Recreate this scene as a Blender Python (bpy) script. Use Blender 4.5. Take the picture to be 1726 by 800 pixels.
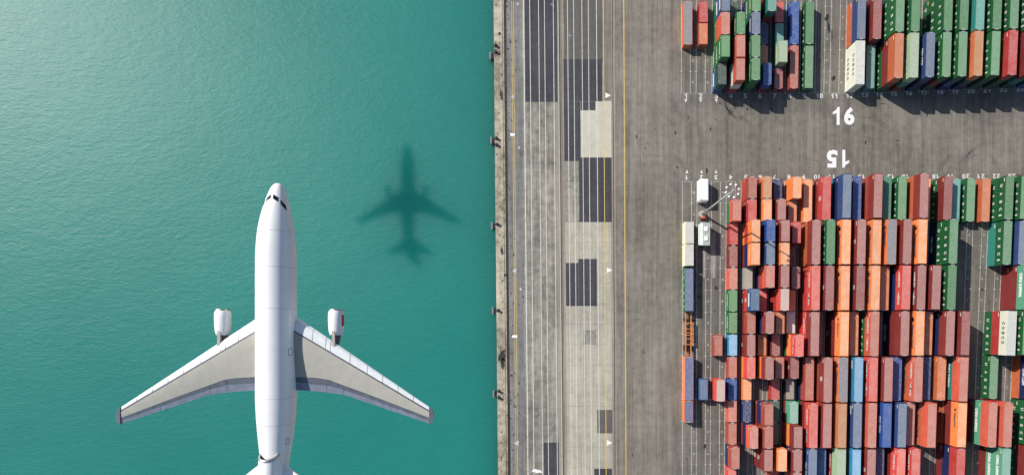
import bpy, bmesh, math, random
from mathutils import Vector, Matrix
for o in list(bpy.data.objects): bpy.data.objects.remove(o)
SC = bpy.context.scene
COL = SC.collection
R = math.radians
rnd = random.Random(7)

# ------------------------------------------------------------------ camera
H, F, NX, NY = 150.0, 877.0, 935.0, 552.0      # height, focal length and nadir point of the survey photograph
cam_d = bpy.data.cameras.new('camera'); cam = bpy.data.objects.new('camera', cam_d); COL.objects.link(cam)
cam.location = (0, 0, H); cam.rotation_euler = (0, 0, 0)
cam_d.sensor_fit = 'HORIZONTAL'; cam_d.sensor_width = 36; cam_d.lens = F/1726*36
cam_d.shift_x = -(NX-863)/1726; cam_d.shift_y = (NY-400)/1726
cam_d.clip_start = 1; cam_d.clip_end = 6000
SC.camera = cam

# ------------------------------------------------------------------ sky, sun, exposure
SUN = Vector((1.28, -0.78, -1.0))               # light travels to the right and down the picture
elev = math.asin(1.0/SUN.length); azi = math.atan2(-SUN.x, -SUN.y)
w = bpy.data.worlds.new('World'); SC.world = w; w.use_nodes = True
nt = w.node_tree; bg = nt.nodes['Background']
sky = nt.nodes.new('ShaderNodeTexSky'); sky.sky_type = 'NISHITA'; sky.sun_disc = False
sky.sun_elevation = elev; sky.sun_rotation = azi
nt.links.new(sky.outputs[0], bg.inputs[0]); bg.inputs[1].default_value = 0.095
sd = bpy.data.lights.new('sun', 'SUN'); sun = bpy.data.objects.new('sun', sd); COL.objects.link(sun)
sd.energy = 4.75; sd.angle = R(0.5); sd.color = (1.0, 0.95, 0.87)
sun.rotation_euler = SUN.to_track_quat('-Z', 'Y').to_euler(); sun.location = (-100, 60, 200)
SC.view_settings.view_transform = 'Standard'; SC.view_settings.look = 'None'
SC.view_settings.gamma = 1.0; SC.view_settings.use_curve_mapping = False
SC.view_settings.exposure = 0.24

# ------------------------------------------------------------------ helpers
def G(px, py, z=0.0):
    k = (H-z)/F
    return ((px-NX)*k, (NY-py)*k, z)
LX = [700, 835, 945, 1052, 1150, 1260, 1640, 1720, 1800]
LV = [.0095, .0095, .009, .005, 0, -.009, -.04, -.047, -.053]
def lean(x):
    for i in range(len(LX)-1):
        if x <= LX[i+1]:
            t = (x-LX[i])/(LX[i+1]-LX[i]); return LV[i]+(LV[i+1]-LV[i])*t
    return LV[-1]
def s2l(c):
    c = c/255.0
    return c/12.92 if c <= .04045 else ((c+.055)/1.055)**2.4
def rgb(r, g, b): return (s2l(r), s2l(g), s2l(b), 1.0)

def mesh_obj(name, me, mat=None, parent=None, **kw):
    o = bpy.data.objects.new(name, me); COL.objects.link(o)
    if mat and not me.materials: me.materials.append(mat)
    if parent: o.parent = parent
    for k, v in kw.items(): o[k] = v
    return o
def from_bm(name, bm, smooth=False):
    bmesh.ops.recalc_face_normals(bm, faces=bm.faces)
    me = bpy.data.meshes.new(name); bm.to_mesh(me); bm.free()
    if smooth:
        for p in me.polygons: p.use_smooth = True
    return me
def empty(name, loc=(0,0,0), rz=0, **kw):
    o = bpy.data.objects.new(name, None); COL.objects.link(o); o.location = loc; o.rotation_euler = (0,0,rz)
    o.empty_display_size = .3
    for k, v in kw.items(): o[k] = v
    return o
def box(bm, x0, x1, y0, y1, z0, z1):
    v = [bm.verts.new((x, y, z)) for z in (z0, z1) for y in (y0, y1) for x in (x0, x1)]
    for f in ((0,2,3,1),(4,5,7,6),(0,1,5,4),(2,6,7,3),(0,4,6,2),(1,3,7,5)): bm.faces.new([v[i] for i in f])
def cyl(bm, p0, p1, r0, r1=None, n=12, caps=True):
    r1 = r0 if r1 is None else r1
    p0, p1 = Vector(p0), Vector(p1); d = (p1-p0).normalized()
    a = d.orthogonal().normalized(); b = d.cross(a)
    A, B = [], []
    for i in range(n):
        t = 2*math.pi*i/n; q = a*math.cos(t)+b*math.sin(t)
        A.append(bm.verts.new(p0+q*r0)); B.append(bm.verts.new(p1+q*r1))
    for i in range(n): bm.faces.new((A[i], A[(i+1)%n], B[(i+1)%n], B[i]))
    if caps: bm.faces.new(A[::-1]); bm.faces.new(B)
def prism(bm, pts, z0, z1):
    A = [bm.verts.new((x, y, z0)) for x, y in pts]; B = [bm.verts.new((x, y, z1)) for x, y in pts]
    n = len(pts)
    for i in range(n): bm.faces.new((A[i], A[(i+1)%n], B[(i+1)%n], B[i]))
    bm.faces.new(A[::-1]); bm.faces.new(B)
def sheet(bm, pts, z):
    f = bm.faces.new([bm.verts.new((x, y, z)) for x, y in pts])
    f.normal_update()
    if f.normal.z < 0: f.normal_flip()
def flat_me(name, bm):
    me = bpy.data.meshes.new(name); bm.to_mesh(me); bm.free(); return me

# ------------------------------------------------------------------ materials
class MN:
    def __init__(s, name):
        s.m = bpy.data.materials.new(name); s.m.use_nodes = True; s.t = s.m.node_tree
        s.p = s.t.nodes['Principled BSDF']
    def n(s, t, **kw):
        q = s.t.nodes.new(t)
        for k, v in kw.items(): setattr(q, k, v)
        return q
    def l(s, a, b): s.t.links.new(a, b)
    def set(s, **kw):
        for k, v in kw.items(): s.p.inputs[k.replace('_', ' ')].default_value = v
    def noise(s, vec, scale, detail=3, rough=.55):
        q = s.n('ShaderNodeTexNoise'); q.inputs['Scale'].default_value = scale
        q.inputs['Detail'].default_value = detail; q.inputs['Roughness'].default_value = rough
        if vec is not None: s.l(vec, q.inputs['Vector'])
        return q.outputs['Fac']
    def ramp(s, fac, stops):
        q = s.n('ShaderNodeValToRGB'); s.l(fac, q.inputs[0]); cr = q.color_ramp
        while len(cr.elements) < len(stops): cr.elements.new(.5)
        for e, (p, c) in zip(cr.elements, stops):
            e.position = p; e.color = c if len(c) == 4 else (*c, 1)
        return q.outputs[0]
    def mapping(s, vec, scale=(1,1,1), loc=(0,0,0)):
        q = s.n('ShaderNodeMapping'); q.inputs['Scale'].default_value = scale; q.inputs['Location'].default_value = loc
        s.l(vec, q.inputs[0]); return q.outputs[0]
    def mix(s, fac, a, b, mode='MIX'):
        q = s.n('ShaderNodeMix', data_type='RGBA', blend_type=mode)
        for sock, v in ((q.inputs[0], fac), (q.inputs[6], a), (q.inputs[7], b)):
            if isinstance(v, (int, float)): sock.default_value = v
            elif isinstance(v, tuple): sock.default_value = v
            else: s.l(v, sock)
        return q.outputs[2]
    def math(s, op, a, b=0.0):
        q = s.n('ShaderNodeMath', operation=op)
        for sock, v in ((q.inputs[0], a), (q.inputs[1], b)):
            if isinstance(v, (int, float)): sock.default_value = v
            else: s.l(v, sock)
        return q.outputs[0]
    def bump(s, h, strength=.3, dist=.1):
        q = s.n('ShaderNodeBump'); q.inputs['Strength'].default_value = strength; q.inputs['Distance'].default_value = dist
        s.l(h, q.inputs['Height']); s.l(q.outputs[0], s.p.inputs['Normal'])
    def pos(s): return s.n('ShaderNodeNewGeometry').outputs['Position']
    def obj(s): return s.n('ShaderNodeTexCoord').outputs['Object']

def g1(v): return (v, v, v, 1)
def plain(name, col, rough=.5, metal=0.0, var=.12, scale=3):
    m = MN(name); f = m.noise(m.obj(), scale, 4)
    c2 = tuple(c*(1-var*1.6) for c in col[:3])+(1,); c1 = tuple(min(1, c*(1+var)) for c in col[:3])+(1,)
    m.l(m.ramp(f, [(.3, c2), (.7, c1)]), m.p.inputs['Base Color'])
    m.set(Roughness=rough, Metallic=metal); return m.m

def ground_mat(name, ca, cb, streak=.5, blotch=1.0, rough=.9, spots=.25, lat=False):
    """worn paving: large blotches, streaks along the driving direction, fine grain and oil spots"""
    m = MN(name); p = m.pos()
    big = m.noise(p, .045, 5, .6)
    st = m.noise(m.mapping(p, (.55, .022, 1)), 1.0, 5, .65)
    st2 = m.noise(m.mapping(p, (2.2, .05, 1), (31, 7, 0)), 1.0, 3, .6)
    mid = m.noise(p, .5, 5, .65)
    fine = m.noise(p, 6.0, 3, .7)
    f = m.math('ADD', m.math('MULTIPLY', big, .45*blotch), m.math('MULTIPLY', st, .55*streak))
    f = m.math('ADD', f, m.math('MULTIPLY', st2, .35*streak))
    f = m.math('ADD', f, m.math('MULTIPLY', mid, .35*blotch))
    f = m.math('ADD', f, m.math('MULTIPLY', fine, .30))
    tot = .5*(.45*blotch+.55*streak+.35*streak+.35*blotch+.30)
    f = m.math('ADD', m.math('MULTIPLY', m.math('SUBTRACT', f, tot), 2.5), .5)
    col = m.ramp(f, [(.12, ca), (.88, cb)])
    sp = m.noise(m.mapping(p, (1, .6, 1), (9, 3, 0)), .33, 6, .7)
    k = m.ramp(sp, [(.63, g1(0)), (.74, g1(1))])
    dark = tuple(c*.42 for c in ca[:3])+(1,)
    col = m.mix(m.math('MULTIPLY', k, spots), col, dark)
    s2 = m.noise(m.mapping(p, (1, .7, 1), (3, 17, 0)), 1.25, 5, .75); k2 = m.ramp(s2, [(.60, g1(0)), (.70, g1(1))])
    gate = m.ramp(m.noise(p, .07, 3, .6), [(.42, g1(.15)), (.62, g1(1))])
    col = m.mix(m.math('MULTIPLY', m.math('MULTIPLY', k2, gate), .25+spots*.5), col, dark)
    s3 = m.noise(m.mapping(p, (.10, .9, 1), (40, 3, 0)), 1.0, 5, .7); k3 = m.ramp(s3, [(.60, g1(0)), (.72, g1(1))])
    col = m.mix(m.math('MULTIPLY', k3, .22), col, dark)
    if lat:   # tyre-blackened ground where the stacking lanes are, cleaner in the alley and by the quay
        sx = m.n('ShaderNodeSeparateXYZ'); m.l(p, sx.inputs[0])
        wob = m.math('MULTIPLY', m.math('SUBTRACT', m.noise(p, .12, 3), .5), 9.0)
        def rng(v, a, b):
            q = m.n('ShaderNodeMapRange', interpolation_type='SMOOTHSTEP'); q.inputs[1].default_value = a; q.inputs[2].default_value = b
            m.l(v, q.inputs[0]); return q.outputs[0]
        kx = rng(m.math('ADD', sx.outputs[0], wob), 29, 41); yy = m.math('ADD', sx.outputs[1], wob)
        alley = m.math('MULTIPLY', rng(yy, 39, 47), m.math('SUBTRACT', 1.0, rng(yy, 60, 68)))
        kk = m.math('MULTIPLY', kx, m.math('SUBTRACT', 1.0, m.math('MULTIPLY', alley, .75)))
        col = m.mix(m.math('MULTIPLY', kk, .62), col, m.mix(1.0, col, (.50, .52, .55, 1), 'MULTIPLY'))
    if lat:   # cross-ways paving joints, faint, as the laid strips of the yard show
        wv = m.n('ShaderNodeTexWave', wave_type='BANDS', bands_direction='X'); wv.inputs['Scale'].default_value = .074
        wv.inputs['Distortion'].default_value = 1.6; wv.inputs['Detail'].default_value = 2; wv.inputs['Detail Scale'].default_value = .15
        m.l(p, wv.inputs[0])
        kk = m.ramp(wv.outputs['Fac'], [(.0, g1(1)), (.10, g1(0))])
        col = m.mix(m.math('MULTIPLY', kk, .11), col, dark)
    m.l(col, m.p.inputs['Base Color']); m.set(Roughness=rough); m.p.inputs['Specular IOR Level'].default_value = .25
    m.bump(m.math('ADD', fine, m.math('MULTIPLY', mid, .5)), .35, .02)
    return m.m

M_yard = ground_mat('yard_asphalt', (.132, .119, .099, 1), (.280, .254, .214, 1), 1.0, 1.1, .88, .35, True)
M_grey = ground_mat('grey_concrete', (.150, .142, .120, 1), (.37, .348, .293, 1), .9, 1.6, .9, .25)
M_pale = ground_mat('pale_concrete', (.28, .260, .210, 1), (.51, .480, .39, 1), .7, 1.0, .9, .2)
M_cope = ground_mat('coping_concrete', (.15, .122, .088, 1), (.60, .53, .41, 1), .3, 1.5, .9, .8)
M_strip = ground_mat('grey_strip', (.13, .128, .125, 1), (.27, .265, .255, 1), .9, 1.0, .9, .6)
M_black = ground_mat('new_asphalt', (.036, .037, .044, 1), (.086, .086, .094, 1), .6, .9, .9, .45)
M_old = ground_mat('old_asphalt', (.085, .080, .074, 1), (.155, .145, .132, 1), .6, .9, .9, .4)
M_beam = ground_mat('rail_beam_concrete', (.22, .19, .155, 1), (.38, .335, .28, 1), .9, .7, .9, .3)
M_rail = plain('rail_steel', (.075, .062, .055, 1), .5, .6, .4, 2)
def paint_mat(name, col, wear=.55):
    m = MN(name); p = m.pos(); f = m.noise(p, 1.6, 6, .75); k = m.ramp(f, [(wear-.08, g1(0)), (wear+.1, g1(1))])
    m.l(m.mix(k, col, tuple(c*.45 for c in col[:3])+(1,)), m.p.inputs['Base Color']); m.set(Roughness=.75); return m.m
M_white = paint_mat('white_road_paint', (.68, .665, .63, 1), .58)
M_thin = paint_mat('worn_white_line', (.62, .61, .58, 1), .52)
M_yel = paint_mat('yellow_road_paint', (.76, .52, .12, 1), .60)
M_bigw = paint_mat('fresh_white_paint', (.80, .795, .78, 1), .70)

# water: opaque green-blue harbour water with wind ripples
m = MN('harbour_water'); p = m.pos()
big = m.noise(p, .012, 4, .6)
col = m.ramp(big, [(.3, (.008, .172, .148, 1)), (.7, (.014, .206, .175, 1))])
m.l(col, m.p.inputs['Base Color'])
w1 = m.noise(m.mapping(p, (.42, .95, 1)), 1.0, 3, .6)
w2 = m.noise(m.mapping(p, (1.1, 2.2, 1), (5, 9, 0)), 1.0, 4, .65)
w3 = m.noise(m.mapping(p, (.10, .16, 1), (2, 1, 0)), 1.0, 2, .5)
h = m.math('ADD', m.math('ADD', m.math('MULTIPLY', w1, .8), m.math('MULTIPLY', w2, .5)), m.math('MULTIPLY', w3, .7))
m.bump(h, .46, .36)
m.set(Roughness=.50, IOR=1.33)
m.p.inputs['Specular IOR Level'].default_value = .46
m.p.subsurface_method = 'BURLEY'           # turbid water: light spreads sideways below the surface
m.set(Subsurface_Weight=1.0, Subsurface_Scale=30.0); m.p.inputs['Subsurface Radius'].default_value = (.35, 1.0, .9)
M_water = m.m

# container paint: colour comes from each container, age from its alpha
def cont_mat(name, roof):
    m = MN(name); oi = m.n('ShaderNodeObjectInfo'); c = oi.outputs['Color']; al = oi.outputs['Alpha']
    co = m.n('ShaderNodeTexCoord').outputs['Object']
    off = m.n('ShaderNodeVectorMath', operation='ADD'); m.l(co, off.inputs[0])
    cmb = m.n('ShaderNodeCombineXYZ'); rr = m.math('MULTIPLY', oi.outputs['Random'], 97.0)
    for i in range(3): m.l(rr, cmb.inputs[i])
    m.l(cmb.outputs[0], off.inputs[1]); v = off.outputs[0]
    big = m.noise(v, .55, 4, .6); fine = m.noise(v, 4.5, 5, .75); mid = m.noise(v, 1.5, 5, .7)
    # colour fades unevenly
    hs = m.n('ShaderNodeHueSaturation'); hs.inputs['Saturation'].default_value = .80; hs.inputs['Value'].default_value = 1.10
    m.l(c, hs.inputs['Color'])
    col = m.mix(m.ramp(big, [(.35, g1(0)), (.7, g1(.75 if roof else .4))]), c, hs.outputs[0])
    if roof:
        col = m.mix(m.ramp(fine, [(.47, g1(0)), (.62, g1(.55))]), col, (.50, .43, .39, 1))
        # scratches and smeared dirt across the roof
        scr = m.noise(m.mapping(v, (.9, 3.2, 1)), 1.4, 5, .7)
        col = m.mix(m.ramp(scr, [(.56, g1(0)), (.68, g1(.55))]), col, (.075, .058, .048, 1))
    else:
        stv = m.noise(m.mapping(v, (1, 2.6, .25)), 1.1, 4, .7)
        col = m.mix(m.ramp(stv, [(.56, g1(0)), (.78, g1(.38))]), col, (.085, .055, .035, 1))
    # rust patches, more on old boxes
    th = m.math('SUBTRACT', mid, m.math('MULTIPLY', m.math('SUBTRACT', 1.0, al), .22))
    rk = m.ramp(th, [(.64, g1(0)), (.70, g1(.85))])
    col = m.mix(rk, col, (.135, .058, .028, 1))
    m.l(col, m.p.inputs['Base Color']); m.set(Roughness=.52 if not roof else .62)
    m.bump(m.math('ADD', mid, m.math('MULTIPLY', big, 2.0)), .25 if roof else .15, .05)
    return m.m
M_csd = cont_mat('container_side_paint', False); M_crf = cont_mat('container_roof_paint', True)
m = MN('lettering_paint'); oi = m.n('ShaderNodeObjectInfo'); f = m.noise(m.obj(), 2.5, 4)
m.l(m.mix(m.ramp(f, [(.4, g1(0)), (.75, g1(.45))]), oi.outputs['Color'], (.25, .22, .2, 1)), m.p.inputs['Base Color']); m.set(Roughness=.5)
M_let = m.m

M_plane = MN('aircraft_white_paint')
f = M_plane.noise(M_plane.obj(), .8, 5, .6)
M_plane.l(M_plane.ramp(f, [(.3, (.84, .84, .85, 1)), (.7, (.90, .90, .90, 1))]), M_plane.p.inputs['Base Color'])
M_plane.set(Roughness=.30); M_plane.p.inputs['Coat Weight'].default_value = .3; M_plane.p.inputs['Coat Roughness'].default_value = .1
M_plane = M_plane.m
M_skin = plain('skin_joint_sealant', (.52, .52, .53, 1), .45, 0, .1, 2)
M_wing = plain('wing_grey_paint', (.375, .365, .32, 1), .5, 0, .05, 1.2)
M_flap = plain('flap_blue_grey', (.25, .275, .35, 1), .38, .3, .12, 2.0)
M_spoil = plain('spoiler_grey', (.15, .16, .20, 1), .4, .3, .15, 2.0)
M_slat = plain('slat_white', (.76, .78, .80, 1), .3, .1, .05, 2.0)
M_dark = plain('dark_metal', (.035, .033, .035, 1), .4, .5, .3, 4)
M_exh = plain('exhaust_metal', (.16, .14, .13, 1), .4, .7, .3, 4)
M_glass = MN('cockpit_glass'); M_glass.set(Base_Color=(.012, .014, .018, 1), Roughness=.12); M_glass = M_glass.m
M_redm = plain('red_mark', (.45, .03, .03, 1), .45)
M_lip = plain('bare_metal', (.52, .52, .53, 1), .28, .8, .08, 3)
M_gal = plain('galvanised_steel', (.50, .50, .48, 1), .45, .35, .1, 2)
M_lamp = plain('lamp_housing', (.82, .82, .80, 1), .4, 0, .05, 3)
M_conc = plain('pedestal_concrete', (.42, .40, .36, 1), .9, 0, .15, 3)
M_rub = plain('fender_rubber', (.018, .018, .019, 1), .7, 0, .3, 3)
M_fgrey = plain('fender_panel', (.24, .235, .24, 1), .6, .1, .25, 2)
M_iron = plain('bollard_iron', (.055, .05, .052, 1), .5, .4, .3, 3)
M_redp = plain('red_paint', (.55, .10, .05, 1), .5)
M_orange = plain('orange_steel_paint', (.68, .25, .07, 1), .55, 0, .25, 2)
M_tarp = plain('white_tarpaulin', (.82, .82, .79, 1), .6, 0, .04, 1.5)
M_grn = plain('green_paint', (.04, .20, .12, 1), .5)
M_cabin = plain('pale_green_roof', (.42, .47, .43, 1), .6, 0, .12, 2)

# ------------------------------------------------------------------ the setting
ZW = -2.6
bm = bmesh.new(); e = 1600
sheet(bm, [(-e, -e), (-10, -e), (-10, e), (-e, e)], ZW)
mesh_obj('water', flat_me('water', bm), M_water, kind='structure')

def ax(x400, y): return x400+lean(x400)*(y-400)
def gxy(px, py): p = G(px, py); return (p[0], p[1])
YT, YB = -700.0, 1600.0            # the quay runs on past both ends of the picture
def band(bm, xa, xb, z, y0=YT, y1=YB):
    sheet(bm, [gxy(ax(xa, y0), y0), gxy(ax(xb, y0), y0), gxy(ax(xb, y1), y1), gxy(ax(xa, y1), y1)], z)
def solid_band(bm, xa, xb, z0, z1, y0=YT, y1=YB):
    prism(bm, [gxy(ax(xa, y1), y1), gxy(ax(xb, y1), y1), gxy(ax(xb, y0), y0), gxy(ax(xa, y0), y0)], z0, z1)

# yard: one sheet from the landward rail beam outwards
bm = bmesh.new()
a0, a1 = gxy(ax(1030, YT), YT), gxy(ax(1030, YB), YB)
sheet(bm, [a1, (900, a1[1]), (900, a0[1]), a0], 0.0)
yard = mesh_obj('yard_ground', flat_me('yard_ground', bm), M_yard, kind='structure')
# quay body under the apron
bm = bmesh.new(); solid_band(bm, 836.5, 1029.7, -9.0, -0.05)
quay = mesh_obj('quay', from_bm('quay', bm), M_strip, kind='structure')
# coping blocks along the edge
y = -120.0; k = 0
while y < 920:
    L = 35.6
    bm = bmesh.new(); solid_band(bm, 835.6, 852.6, -1.2, .05, y+.12, y+L-.12)
    mesh_obj('coping_block', from_bm('coping_block', bm), M_cope, quay); y += L
def strip(name, xa, xb, mat, z=.0, parent=None, y0=YT, y1=YB):
    bm = bmesh.new(); band(bm, xa, xb, z, y0, y1); return mesh_obj(name, flat_me(name, bm), mat, parent or quay)
strip('edge_gutter', 852.6, 857, M_rail, -.02)
strip('service_strip', 857.0, 882.6, M_strip, .0)
strip('rail_beam', 938.2, 952.4, M_beam, .0)
strip('rail_beam', 1030.2, 1038.0, M_beam, .004)
# lane slabs, each slab with its own edges
def slabs(xa, xb, mat_at, pitch, y0=-160, y1=960, ph=0):
    y = y0+ph; i = 0
    while y < y1:
        bm = bmesh.new()
        solid_band(bm, xa+.12, xb-.12, -.3, rnd.uniform(-.004, .004), y+.16, y+pitch-.16)
        mesh_obj('concrete_slab', from_bm('concrete_slab', bm), mat_at(y+pitch/2), quay); y += pitch; i += 1
slabs(882.6, 938.2, lambda y: M_grey, 69.0, ph=20)
slabs(952.4, 977.0, lambda y: M_grey if y < 380 else M_pale, 34.45, ph=17)
slabs(977.0, 1030.2, lambda y: M_pale, 34.45, ph=17)
# asphalt repairs (left, right, top, bottom)
def patch(x0, x1, y0, y1, mat, z=.008):
    bm = bmesh.new(); band(bm, x0, x1, z, y0, y1); return mesh_obj('asphalt_patch', flat_me('asphalt_patch', bm), mat, quay)
def X4(x, y): return x-lean(x)*(y-400)     # picture x at height y -> x on the reference line
def ppatch(x0, x1, y0, y1, mat, z=.008):
    ym = (y0+y1)/2; return patch(X4(x0, ym), X4(x1, ym), y0, y1, mat, z)
ppatch(884, 938.5, -160, 172, M_black)
ppatch(949.8, 1014.6, -160, 106, M_old)
ppatch(950, 1014.8, 100, 171, M_black, .012)
ppatch(951, 978.5, 171.3, 271.5, M_black)
ppatch(978.7, 1003.5, 171.3, 186, M_black)
ppatch(976.2, 1031, 265.5, 374, M_black, .012)
M_cream = ground_mat('new_pale_concrete', (.42, .40, .325, 1), (.62, .59, .485, 1), .5, .9, .9, .25)
ppatch(979, 1030.5, 186.3, 265, M_cream, .006); ppatch(1004, 1030.5, 170.3, 186, M_cream, .006)
ppatch(1015, 1030.5, -160, 170, M_yard)
ppatch(953.8, 975, 443, 515.3, M_black); ppatch(975.2, 1006, 436, 515.3, M_black)
ppatch(1006.5, 1032.3, 690, 729.5, M_old); ppatch(917.5, 942.8, 745, 960, M_black); ppatch(1002, 1032, 789, 960, M_black)
ppatch(983, 1005, 556, 580, M_grey)
# rails
def rail(px, w_, z1):
    bm = bmesh.new(); solid_band(bm, px-w_/2, px+w_/2, -.1, z1)
    return mesh_obj('crane_rail', from_bm('crane_rail', bm), M_rail, kind='structure')
rail(945.9, 1.1, .05); rail(948.4, .5, .03); rail(1034.4, .8, .05); rail(850.0, .5, .09)
# painted lines on the apron
def line(px, w_, mat, z=.016, y0=YT, y1=YB, parent=None):
    bm = bmesh.new(); band(bm, px-w_/2, px+w_/2, z, y0, y1)
    return mesh_obj('painted_line', flat_me('painted_line', bm), mat, parent or quay)
for x, wd in ((886.2, 1.5), (896.4, 1.1), (911.2, 1.0), (921.1, 1.0), (936.0, 1.0), (944.0, .6), (959.7, 1.0), (969.8, 1.0), (983.6, 1.0), (994.3, 1.0), (1007.8, 1.1)):
    line(x, wd, M_white)
line(1019.3, 1.0, M_yel)
line(866.2, .7, M_yel); line(868.9, .7, M_yel)
bm = bmesh.new(); band(bm, 1052.6, 1053.9, .004)
mesh_obj('painted_line', flat_me('painted_line', bm), M_yel, yard)
def tri(px, py, d, s=4.6):
    bm = bmesh.new(); sheet(bm, [gxy(px+d*s, py), gxy(px-d*s, py-s*1.05), gxy(px-d*s, py+s*1.05)], .022)
    mesh_obj('painted_triangle', flat_me('painted_triangle', bm), M_bigw if d > 0 else M_thin, quay)
tri(1025, 161, 1); tri(1027.5, 455, 1); tri(1027.5, 745.5, 1); tri(866.5, 456, -1, 4); tri(870, 746, -1, 4.2); tri(864, 163, -1, 3)
for px, py in ((863.5, 227), (867.3, 566.5)):
    bm = bmesh.new(); c = gxy(px-4.5, py-2.2); d = gxy(px+4.5, py+2.2)
    sheet(bm, [c, (d[0], c[1]), d, (c[0], d[1])], .022); mesh_obj('painted_bar', flat_me('painted_bar', bm), M_bigw, quay)
def arrow(px, py, s, parent, z, mat):      # small lane arrow: a head with a bar
    bm = bmesh.new()
    sheet(bm, [gxy(px, py-s*2.2), gxy(px+s, py+s*.4), gxy(px-s, py+s*.4)], z)
    mesh_obj('painted_arrow', flat_me('painted_arrow', bm), mat, parent)
for px, py in ((872.6, 8), (875, 250), (877.4, 488)): arrow(px, py, 2.2, quay, .022, M_thin)

# faint curved tyre marks where straddle carriers turn between alley and lanes
M_tyre = ground_mat('tyre_rubber_marks', (.095, .086, .074, 1), (.185, .169, .147, 1), .8, 1.0, .85, .3)
for i in range(22):
    cx = rnd.uniform(1120, 1690); up = rnd.random() < .5; r0 = rnd.uniform(34, 62); d = rnd.choice((-1, 1)); span = rnd.uniform(.9, 1.45)
    for off in (0, 3.4):
        bm = bmesh.new(); pr = None
        for q in range(15):
            t = span*q/14; rr = r0+off
            px_ = cx+d*(rr*(1-math.cos(t))-off); py_ = (163+rr*math.sin(t)) if up else (297-rr*math.sin(t))
            nx_, ny_ = d*math.cos(t), (-math.sin(t) if up else math.sin(t))
            w_ = 1.0*math.sin(math.pi*(q+.6)/15.2)
            a = bm.verts.new((*gxy(px_-nx_*w_, py_-ny_*w_), .0025)); b = bm.verts.new((*gxy(px_+nx_*w_, py_+ny_*w_), .0025))
            if pr:
                f_ = bm.faces.new((pr[0], pr[1], b, a)); f_.normal_update()
                if f_.normal.z < 0: f_.normal_flip()
            pr = (a, b)
        mesh_obj('tyre_mark', flat_me('tyre_mark', bm), M_tyre, yard)
# text meshes -------------------------------------------------------
def text_mesh(name, body, h_, width=None, bold=.02, space=1.0):
    cu = bpy.data.curves.new(name, 'FONT'); cu.body = body; cu.offset = bold; cu.space_character = space; cu.resolution_u = 3
    o = bpy.data.objects.new(name, cu); COL.objects.link(o)
    bpy.context.view_layer.update()
    me = bpy.data.meshes.new_from_object(o.evaluated_get(bpy.context.evaluated_depsgraph_get()))
    bpy.data.objects.remove(o); bpy.data.curves.remove(cu)
    xs = [v.co.x for v in me.vertices]; ys = [v.co.y for v in me.vertices]
    x0, x1, y0, y1 = min(xs), max(xs), min(ys), max(ys)
    sy = h_/(y1-y0); sx = sy if width is None else width/(x1-x0)
    for v in me.vertices: v.co = ((v.co.x-(x0+x1)/2)*sx, (v.co.y-(y0+y1)/2)*sy, 0)
    me.materials.clear(); me.name = name; return me
S = H/F
NUM = {}
def digit_mesh(ch, hh, ww, bold):
    if ch != '1': return text_mesh('painted_number', ch, hh, ww, bold)
    bm = bmesh.new(); t = ww*.44      # a one with its flag
    sheet(bm, [(ww*.5, -hh/2), (ww*.5, hh/2), (ww*.5-t*.75, hh/2), (ww*.5-t, hh*.36), (ww*.5-t, -hh/2)], 0)
    sheet(bm, [(ww*.5-t, hh*.36), (-ww*.5, hh*.22), (-ww*.5, hh*.08), (ww*.5-t, hh*.17)], 0)
    return flat_me('painted_number', bm)
def number(t, px, py, hpx, wpx, rot, mat, z=.006, bold=.03):
    """wpx: width of one digit; every digit is a stencilled mark of its own"""
    gap = wpx*1.22; c, s_ = math.cos(rot), math.sin(rot)
    for i, ch in enumerate(t):
        key = (ch, hpx, wpx, mat.name)
        w1_ = wpx*.72 if ch == '1' else wpx
        if key not in NUM: NUM[key] = digit_mesh(ch, hpx*S, w1_*S, bold)
        d = (i-(len(t)-1)/2)*gap*S; p = G(px, py, z)
        o = mesh_obj('painted_number', NUM[key], mat, yard); o.location = (p[0]+d*c, p[1]+d*s_, z); o.rotation_euler = (0, 0, rot)
# the big 1 6 / 1 5, built from bold strokes
number('1', 1409.5, 195.5, 30, 16, 0, M_bigw, .006, .045); number('6', 1431.5, 195.5, 30, 17.5, 0, M_bigw, .006, .045)
number('1', 1425.5, 267.5, 30, 16, math.pi, M_bigw, .006, .045); number('5', 1402.5, 267.5, 30, 18, math.pi, M_bigw, .006, .045)

# lanes -------------------------------------------------------------
TOPX = {1:1156, 2:1181, 3:1207.5, 4:1232, 5:1256, 6:1281, 7:1306, 8:1331, 9:1355.5, 10:1381, 11:1406, 12:1431.5, 13:1457, 14:1481.5,
        15:1506, 16:1531.5, 17:1557.5, 18:1582.5, 19:1608, 20:1635, 21:1662, 22:1690, 23:1718}
LOWX = {1:1158, 2:1182.5, 3:1207, 4:1232, 5:1257, 6:1281.5, 7:1305, 8:1330, 9:1355, 10:1378, 11:1403, 12:1428, 13:1452.5, 14:1477,
        15:1502, 16:1526.5, 17:1551, 18:1576, 19:1601, 20:1626, 21:1651, 22:1676.5, 23:1702, 24:1728}
def lane_px(block, lane, py):
    if block == 'T':
        x0 = TOPX[lane]; return x0+lean(x0)*(py-157)
    x0 = LOWX[lane]; return x0+lean(x0)*(py-300)
def shift(block, lane):
    if block == 'T': return -7*max(0, (TOPX[lane]-1430)/270)
    return -2.0*(LOWX[lane]-1150)/500
SLOT = 36.65
def row_y(block, r):       # picture height of the start of 20-foot slot r
    return 157.4-SLOT*(r+1) if block == 'T' else 306+SLOT*r
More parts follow.
